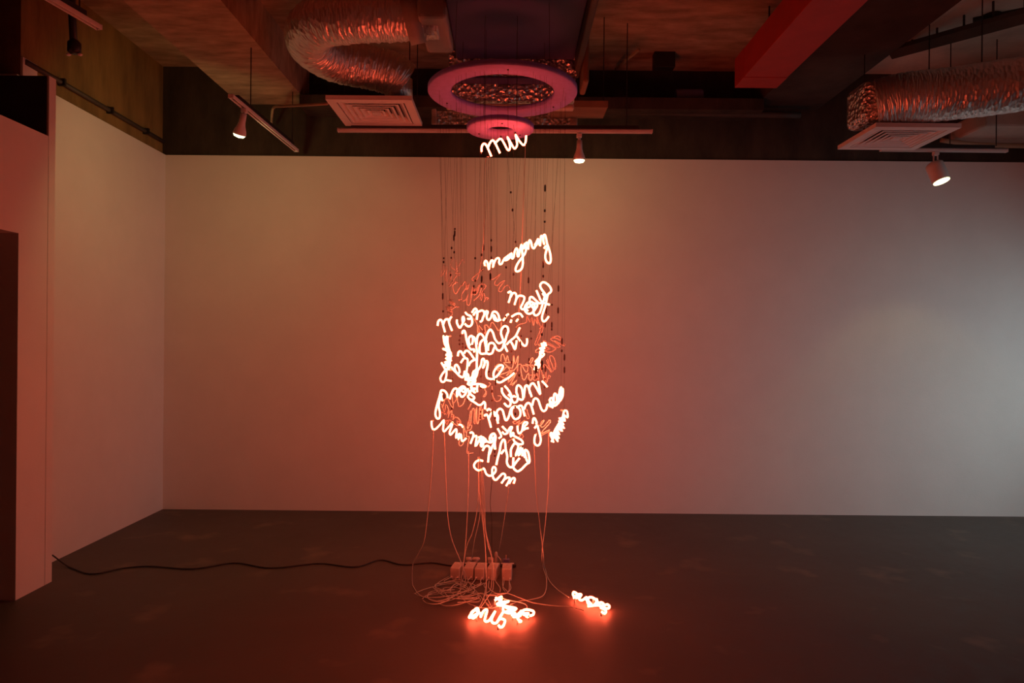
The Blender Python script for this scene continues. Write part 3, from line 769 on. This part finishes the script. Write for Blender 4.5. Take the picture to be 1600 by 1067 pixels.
word(36, 'unlit tube word in thin waves under the start of "maymay"', C13,
 [[(1172,362),(1132,482),(1172,552),(1232,532),(1362,432),(1252,582),(1240,652),(1292,682),(1342,632),(1452,572),(1352,702),(1322,782),(1372,802),(1452,702),(1522,672),(1572,762)]], 4.6, 0, False)
word(37, 'unlit tube word coiled at the right edge, highest dull word there', C14,
 [[(882,82),(942,62),(1010,112),(1000,152),(902,102),(822,132),(902,182),(1092,232),(1082,272),(932,192),(882,172),(1002,272),(962,302),(682,162),(702,212),(892,312),(882,352),(782,402),(702,372),(802,332),(652,272),(552,232),(562,262),(622,292),(502,352),(502,402),(562,400)]], 4.4, 28, False)
word(38, 'unlit tube word with a long leaning loop beneath the "mot" word', D3,
 [[(232,722),(282,682),(372,652),(382,562),(432,652),(452,582),(482,702),(492,602),(532,682),(522,582),(582,722),(612,652),(562,802),(502,942),(522,962),(612,722),(562,742)]], 4.55, 10, False)
word(39, 'unlit tube word in loose waves right of centre', C14,
 [[(112,802),(122,682),(182,652),(292,822),(332,702),(202,682),(192,792),(222,952),(262,972),(342,832),(352,962),(402,982),(432,862),(402,702),(272,652)],[(360,620),(420,520),(440,560),(390,660),(470,680)]], 4.36, 6, False)
word(40, 'unlit tube word of close strokes at right, below the coiled dull word', C14,
 [[(402,882),(472,872),(422,962),(502,982),(522,832),(562,982),(602,732),(662,982),(652,862),(702,1042),(762,882),(802,922),(722,962),(712,762),(652,692),(682,662),(822,822),(722,602),(762,562),(812,812),(872,752),(782,512),(842,482),(902,642),(882,762),(942,702),(912,642)]], 4.5, 24, False)
word(41, 'unlit tube word dense in the middle of the cluster behind "enne"', D2,
 [[(22,482),(32,402),(62,392),(92,482),(112,402),(132,482),(152,502),(62,502),(182,582),(202,402),(222,522),(262,402),(242,562),(152,642),(102,682),(182,602),(122,782),(242,642),(152,812),(242,752),(182,822)],[(-60,560),(0,520),(60,560),(-40,600),(40,620),(100,560),(140,620),(0,680),(80,720)]], 4.3, -6, False)
word(42, 'unlit tube word in loops under the left end of "gam"', C6,
 [[(332,442),(302,622),(282,542),(332,722),(352,562),(392,682),(332,762),(262,702),(382,762),(432,672),(412,812),(392,802),(462,682),(452,832),(492,772),(532,792),(512,882),(562,822),(622,862),(652,952),(572,902),(602,1002),(520,950),(440,880),(380,980),(330,900)]], 4.3, -32, False)
word(43, 'unlit tube word with deep scallops below the middle of "gam"', C6,
 [[(402,472),(512,632),(488,382),(522,332),(575,440),(510,530)],[(590,412),(612,562),(652,600),(712,540),(745,440)],[(872,540),(835,620),(800,670)]], 4.36, -8, False)
word(44, 'unlit tube word like an upright comb at centre left', C6,
 [[(872,692),(842,945),(882,948),(902,682),(942,662),(930,932),(962,930),(982,642),(972,902),(1012,612),(1002,932),(1030,920),(1050,602),(1040,902),(1092,592),(1080,902),(1132,642),(1120,862)]], 4.26, -20, False)
word(45, 'unlit tube word trailing down with a hooked end at lower left', C8,
 [[(890,252),(872,400),(920,322),(962,332),(932,422),(862,442),(852,560),(910,560),(888,692),(862,852),(882,910),(992,900)],[(700,640),(702,740),(750,750),(800,640),(780,320),(830,480)]], 4.5, 0, False)
word(46, 'unlit tube word "eg" in two slanting loops at lower right', C9,
 [[(1252,302),(1322,332),(1402,212),(1342,262),(1332,352),(1402,352),(1512,222),(1532,262),(1402,402),(1332,502),(1502,422),(1492,462),(1312,562)]], 4.4, 8, False)
word(47, 'unlit tube word in thin scallops under the "moman" arc', C4,
 [[(302,62),(402,202),(420,382),(452,402),(442,242),(582,422),(562,252),(612,240),(672,302),(692,202),(742,190),(802,282),(852,352),(902,282),(912,172)]], 4.42, 0, False)
word(48, 'unlit tube word tangled behind the middle of the "many" word', C9,
 [[(640,700),(680,640),(760,600),(860,590),(930,510),(970,560),(930,610)],[(740,250),(800,300),(900,220),(860,320),(1000,220),(900,300),(780,240),(760,300)],[(1040,-10),(1060,80),(1090,170),(1050,200),(1010,80)]], 4.5, -4, False)
word(49, 'unlit tube word with a hanging curl left of the "yem" word', C7,
 [[(210,180),(160,240),(190,300),(130,390),(180,380),(200,300),(170,250)],[(320,180),(325,340),(370,460),(430,500),(500,460),(510,390),(440,380)],[(250,110),(290,130),(240,200),(210,170)]], 4.48, 6, False)

string_up()

# words lying on the floor
def floor_word(key, label, crop, strokes, z=.035):
    x0, y0, s = crop
    px = [[(x0+s*a, y0+s*b) for a, b in st] for st in strokes]
    pts = [[PZ(p[0], p[1], z) for p in st] for st in px]
    allp = [p for st in pts for p in st]
    c = sum(allp, Vector())/len(allp)
    root = thing('neon_word', label, 'neon sign', (c.x, c.y, 0))
    mb = MB(); path_all = []
    for j, st in enumerate(pts):
        st = [p + Vector((0,0,.009*math.sin(i*1.1+j))) for i, p in enumerate(st)]
        path = smooth_path(st, 4); path_all.append(path); mb.tube(path, .0068, 8)
    part(mb, 'glass_tube', M['neon'], root, True)
    for e, dz in ((path_all[0][0],-.025),(path_all[-1][-1],-.025)):
        part(MB().tube([e, e+Vector((0,0,dz))], .0055, 8), 'electrode', M['electrode'], root, True)
    fl = [p for path in path_all for p in path]
    for q in (.15, .5, .85):
        p = fl[int(q*(len(fl)-1))]
        part(MB().tube([(p.x,p.y,0),(p.x,p.y,p.z)], .004, 8), 'tube_support', M['electrode'], root, True)
    return root
CF = (725,920,S); CG = (880,910,.05625)
floor_word(51, 'glowing neon word "only" lying on the floor, front of the pair', CF,
 [[(292,472),(232,472),(162,512),(140,555),(190,575),(250,545),(300,490),(290,445),(250,432),(182,470),(118,535),(110,580),(160,602),(235,572),(300,505),(345,500),(350,550),(392,475),(450,460),(482,482),(452,560),(432,622),(472,652),(532,655),(582,602),(650,490),(575,620),(602,672),(682,682),(742,612),(812,522)],[(700,695),(762,652),(852,652),(822,732),(762,772),(715,762)]])
floor_word(52, 'glowing neon word lying on the floor behind and right of "only"', CF,
 [[(640,242),(702,232),(782,190),(762,252),(682,292),(852,240),(742,312),(932,290),(792,342),(902,352),(1052,362),(1082,402),(952,442),(832,402),(822,470),(932,482),(1062,470),(1000,542),(1102,572),(1202,482),(1112,602),(1192,642),(1140,652)],[(1150,562),(1272,462),(1442,462),(1432,512),(1302,542),(1332,590)],[(662,212),(800,282),(702,302),(880,332)],[(862,372),(1060,402),(882,442),(1080,432)],[(1012,502),(1180,522),(1032,582),(1160,602)],[(1202,482),(1340,502),(1242,562),(1340,582)]])
floor_word(53, 'glowing neon word lying alone on the floor at right', CG,
 [[(322,442),(272,372),(292,302),(372,302),(340,365),(302,402),(402,432),(422,372),(502,362),(440,430),(522,452),(642,392),(622,472),(662,542),(692,602),(802,612),(882,562),(922,492),(802,450),(702,462),(702,512),(782,562)],[(930,500),(972,602),(1062,552),(1122,562),(1062,642),(982,622)],[(1122,682),(1222,612),(1282,622),(1252,682),(1152,712),(1002,672),(680,692)],[(1030,700),(1182,742),(1152,822),(1062,810)]])

# ------------------------------------------------------------------ transformers, power strip, cables
TS = .0937
def tp(x, y): return (680+TS*x, 860+TS*y)
names = ['leftmost','second from left','middle','fourth from left','rightmost, set apart']
TAILS = [((150,520),(290,500)),((520,640),(440,610)),((560,690),(700,600)),((830,620),(1080,690)),((1170,690),(1225,690))]
for k, (mx, yaw) in enumerate(((325,-9),(550,-7),(735,-8),(938,-10),(1192,-2))):
    c = PZ(*tp(mx,492 + (10 if k in (2,3,4) else 0) + (8 if k==4 else 0)), 0)
    root = thing('power_transformer', 'cream power transformer on the floor, %s of the five' % names[k], 'transformer', (c.x, c.y, 0), 'row of five transformers')
    Mx = Matrix.Translation((c.x,c.y,0)) @ Matrix.Rotation(R(yaw),4,'Z')
    w, d, h = .064, .132, .078
    part(MB().box(-w/2, w/2, 0, d, .0005, h, Mx), 'case', M['psu'], root, bevel=.005)
    part(MB().box(-w*.36, w*.36, d*.12, d*.55, h, h+.0012, Mx), 'rating_label', M['label'], root)
    part(MB().box(-w*.12, w*.12, d*.6, d*.85, h, h+.004, Mx), 'switch', M['electrode'], root, bevel=.001)
    for s in (-1,1):
        part(MB().tube([Mx @ Vector((s*.02, -.010, .018)), Mx @ Vector((s*.02, .002, .018))], .007, 10), 'cable_gland', M['electrode'], root, True)
    for s, (ex, ey) in zip((-1,1), TAILS[k]):
        a = Mx @ Vector((s*.02, -.009, .018)); b = PZ(*tp(ex,ey), .004)
        part(MB().tube(smooth_path([a, a.lerp(b,.3)+Vector((0,0,.004)), a.lerp(b,.7)+Vector((.012*s,0,-.001)), b],6), .0026, 6), 'output_lead', M['cable'], root, True)
c0 = PZ(*tp(430,330),0); c1 = PZ(*tp(1300,330),0)
ys = c0.y+.085
root = thing('power_strip', 'black power strip behind the row of transformers', 'power strip', ((c0.x+c1.x)/2, ys, 0))
part(MB().box(c0.x, c1.x+.02, ys-.022, ys+.022, .001, .022), 'strip_body', M['black_metal'], root, bevel=.006)
for k in range(6):
    x = c0.x+.035+k*(c1.x-c0.x-.03)/5.2
    part(MB().lathe([(.015,.0222),(.015,.0232),(.010,.0234)], 14, Matrix.Translation((x,ys,0))), 'socket', M['electrode'], root)
def adapter(label, xa, xb, z1, m=M['psu'], cat='plug', pin=True):
    a = PZ(*tp(xa,330),0).x+.0; b = PZ(*tp(xb,330),0).x
    root = thing('mains_plug', label, cat, ((a+b)/2, ys, .0235))
    part(MB().tube([(a,ys,z1),(b,ys,z1)], .014, 14), 'plug_body', m, root, True)
    part(MB().box((a+b)/2-.012,(a+b)/2+.012,ys-.012,ys+.012,.0237,z1), 'plug_base', m, root)
    part(MB().tube([(b,ys,z1),(b+.006,ys,z1)], .011, 12), 'plug_collar', M['label'], root, True)
    return root
adapter('long cream plug lying on the power strip, left', 500, 600, .050)
adapter('second long cream plug end to end on the power strip', 618, 720, .050)
adapter('small cream plug on the power strip near its middle', 868, 955, .050)
x5 = PZ(*tp(1180,330),0).x
root = thing('mains_plug', 'dark blue plug standing at the right end of the power strip', 'plug', (x5, ys, .0235))
part(MB().box(x5-.022,x5+.022,ys-.018,ys+.018,.0237,.055), 'plug_body', M['blue'], root, bevel=.004)
part(MB().box(x5-.004,x5+.004,ys-.02,ys-.012,.055,.085), 'indicator', M['label'], root)
x6 = PZ(*tp(1010,330),0).x
root = thing('mains_plug', 'upright pale plug with a cord rising from the power strip', 'plug', (x6, ys, .0235))
part(MB().lathe([(.010,.0237),(.011,.04),(.009,.065),(.012,.08),(.010,.095),(.003,.105)], 12, Matrix.Translation((x6,ys,0))), 'plug_body', M['psu'], root, True)
part(MB().tube([(x6+.006,ys,.08),(x6+.03,ys-.01,.055),(x6+.042,ys-.012,.03)], .003, 8), 'cord_tail', M['cable'], root, True)

LEAD_N = [0]
def hang_floor(name, label, hang, Y0, Y1, floor, r=.0026, m=None, group=None):
    """a lead dropping through the picture points 'hang' (distance going from Y0 to Y1) and on along the floor points."""
    n = len(hang); best = None
    kd = make_kd(); lift = LEAD_N[0] % 9; LEAD_N[0] += 1
    for dY in ((0,.03,-.03,.06,-.06,.09,-.09,.13,-.13,.17,-.17,.21,-.21) if n else (0,)):
        pts = []
        for i, (x, y) in enumerate(hang):
            t = i/max(1,n-1); pts.append(P(x, y, Y0+dY+(Y1-Y0-dY*.8)*t**1.5))
        for i, (x, y) in enumerate(floor):
            pts.append(PZ(x, y, r + .002 + .0058*lift))
        path = smooth_path(pts, 6)
        for p in path: p.z = max(p.z, r+.001)
        c = clearance(path, kd)
        if best is None or c > best[0]: best = (c, path)
        if c > .012: break
    path = best[1]; PLACED.extend(path)
    mb = MB().tube(path, r, 6)
    o = mb.build(name, m or M['cable'], None, True)
    return tag(o, label, 'cable', group)
K = .22494
def h(x, y): return (640+K*x, 660+K*y)
def f(x, y): return (620+.225*x, 840+.225*y)
hang_floor('power_lead', 'pale lead at the far left curving out from the cluster to the floor',
  [h(165,50),h(158,240),h(140,480),h(105,800),h(60,910),h(22,990)], 4.2, 4.45, [f(110,330),f(150,390),f(210,420),f(300,440),f(400,400)])
hang_floor('power_lead', 'pale lead bowing down to the leftmost transformer', [h(240,70),h(250,350),h(262,620),h(290,800),h(355,965)], 4.3, 4.45, [f(500,310),f(560,380),f(600,430),f(640,470)])
hang_floor('power_lead', 'straight pale lead dropping in front of the second transformer', [h(410,200),h(408,450),h(392,800),h(372,1000)], 4.4, 4.38, [f(440,350),f(460,425),f(540,475),f(650,490),f(720,470)])
hang_floor('power_lead', 'pale lead slanting left to the second transformer from the centre', [h(478,300),h(474,560),h(440,750),h(400,850),h(375,980)], 4.25, 4.5, [f(455,300),f(380,350),f(300,385)])
hang_floor('power_lead', 'pale lead curving past the middle plug left of the central bundle', [h(492,400),h(488,640),h(450,820),h(432,945)], 4.2, ys-.03, [])
hang_floor('power_lead', 'pale lead in the central bundle ending by the fourth transformer', [h(498,320),h(512,620),h(540,830),h(580,980)], 4.12, 4.34, [f(668,350),f(640,400),f(600,460),f(580,488)])
hang_floor('power_lead', 'pale lead in the central bundle bending to the right near the floor', [h(505,320),h(520,560),h(530,760),h(570,930)], 4.05, 4.42, [f(655,345),f(620,390),f(650,470)])
hang_floor('power_lead', 'front pale lead of the central bundle reaching the "only" word', [h(486,240),h(496,500),h(512,700),h(528,900),h(530,1020)], 3.98, 4.3, [f(618,330),f(602,420),f(568,490)])
hang_floor('power_lead', 'pale lead of the central bundle crossing behind the front one', [h(476,240),h(485,500),h(512,740),h(526,880)], 4.3, 4.35, [f(622,350),f(605,420),f(640,480),f(660,475)])
hang_floor('power_lead', 'dark lead under the "lem" word running to the upright plug', [h(690,450),h(668,600),h(650,720),h(622,890)], 4.15, ys, [], .0022)
hang_floor('power_lead', 'thin dark lead hanging straight below the "lem" word', [h(572,400),h(560,560),h(570,680),h(570,900)], 4.35, 4.9, [], .0016, M['wire'])
hang_floor('power_lead', 'pale lead at right running down to the lone floor word', [h(865,160),h(874,350),h(884,520),h(925,880)], 4.1, 4.2, [f(1025,200),f(1055,290),f(1105,350),f(1150,385),f(1195,415)])
hang_floor('power_lead', 'pale lead at far right crossing over and curling left on the floor', [h(965,70),h(965,400),h(945,680),h(920,900)], 4.3, 4.25, [f(1015,200),f(1040,290),f(1022,395),f(930,430),f(850,440),f(790,465)])
hang_floor('power_lead', 'pale floor lead running right from the transformers to the lone floor word', [], 0,0, [f(640,400),f(700,400),f(760,385),f(860,420),f(950,452),f(1100,474),f(1200,480),f(1300,505)])
hang_floor('power_lead', 'short pale lead from the rightmost transformer, left gland', [], 0,0, [f(735,296),f(738,340),f(765,370),f(768,385)])
hang_floor('power_lead', 'short pale lead from the rightmost transformer, right gland', [], 0,0, [f(780,296),f(781,345),f(776,372),f(755,388),f(700,390),f(640,350),f(640,300)])
hang_floor('power_lead', 'pale lead curling round behind the floor pair of words', [], 0,0, [f(700,405),f(770,432),f(840,445),f(890,460),f(905,480),f(890,500)])
# leads of the top word
def lead3(label, pts, r=.0022):
    return tag(MB().tube(smooth_path(pts,8), r, 6).build('power_lead', M['cable'], None, True), label, 'cable')
A_ = (660,190)
def a_(x, y): return (660+.2249*x, 190+.2249*y)
lead3('pale lead dropping from the left of the "mu" word to a small loop', [P(*a_(462,245),4.14),P(*a_(440,262),4.14),P(*a_(428,420),4.16),P(*a_(430,600),4.2),P(*a_(424,820),4.25),P(*a_(410,960),4.3),P(747,433,4.32),P(740,438,4.33),P(737,436,4.33),P(745,428,4.34),P(755,420,4.36)])
lead3('pale lead dropping from the right of the "mu" word through the cluster', [P(*a_(718,150),4.13),P(*a_(712,280),4.14),P(*a_(704,480),4.2),P(*a_(697,700),4.25),P(815,400,4.3),P(814,430,4.32),P(812,470,4.32),P(810,500,4.35)])
# tangle of loops in front of the transformers
LOOPS = [
 [(350,320),(270,365),(245,400),(280,425),(360,440),(420,420),(460,380),(430,350),(360,355),(300,370),(255,395)],
 [(105,440),(180,410),(300,380),(400,375),(470,400),(440,450),(350,490),(260,500),(200,480),(200,440),(260,420),(350,430)],
 [(155,480),(190,455),(300,440),(420,430),(520,440),(550,470),(480,495),(400,520),(320,528),(270,510)],
 [(160,490),(190,510),(260,515),(330,490),(400,440),(430,400),(400,368),(350,362)],
 [(250,380),(330,365),(450,362),(520,385),(480,420),(380,400),(300,410),(350,470),(450,470),(560,440),(600,455),(660,458)],
 [(570,368),(500,400),(420,440),(330,480),(240,495),(190,470),(220,440),(330,420)],
 [(385,365),(420,385),(500,425),(600,450),(660,445),(730,440)],
 [(100,440),(140,460),(220,470),(330,460),(450,430),(540,395),(585,370)],
 [(440,372),(380,380),(350,420),(400,460),(480,455),(520,420),(490,390)],
 [(300,368),(250,378),(250,400),(310,420),(380,415)],
 [(440,480),(500,470),(560,480),(540,500),(470,500),(400,505)],
 [(230,400),(300,455),(400,480),(500,478),(545,455),(500,440)]]
for k, lp in enumerate(LOOPS):
    pts = [PZ(625+.2243*x, 828+.2243*y, .004+.0042*k+.002*(i % 2)) for i, (x, y) in enumerate(lp)]
    path = smooth_path(pts, 7)
    for p in path: p.z = max(.0035, p.z)
    tag(MB().tube(path, .0024, 6).build('cable_loop', M['cable'], None, True), 'thin pale cable loop in the tangle before the transformers', 'cable', 'tangle of cable loops')

# black mains cable to the left wall
def c8(x, y): return (60+.4375*x, 820+.4375*y)
cp = [c8(110,150),c8(190,175),c8(300,155),c8(400,148),c8(550,157),c8(700,136),c8(830,154),c8(1000,138),c8(1130,150),c8(1220,125),c8(1300,142),c8(1400,135),c8(1470,145)]
pts = [PX(*c8(50,108), XL+.01)] + [PZ(*p, .006) for p in cp] + [Vector((c0.x-.0, ys, .016))]
path = smooth_path(pts, 8)
for p in path: p.z = max(.0055, p.z)
tag(MB().tube(path, .005, 8).build('mains_cable', M['black_cable'], None, True), 'black mains cord snaking across the floor from the left wall', 'cord')
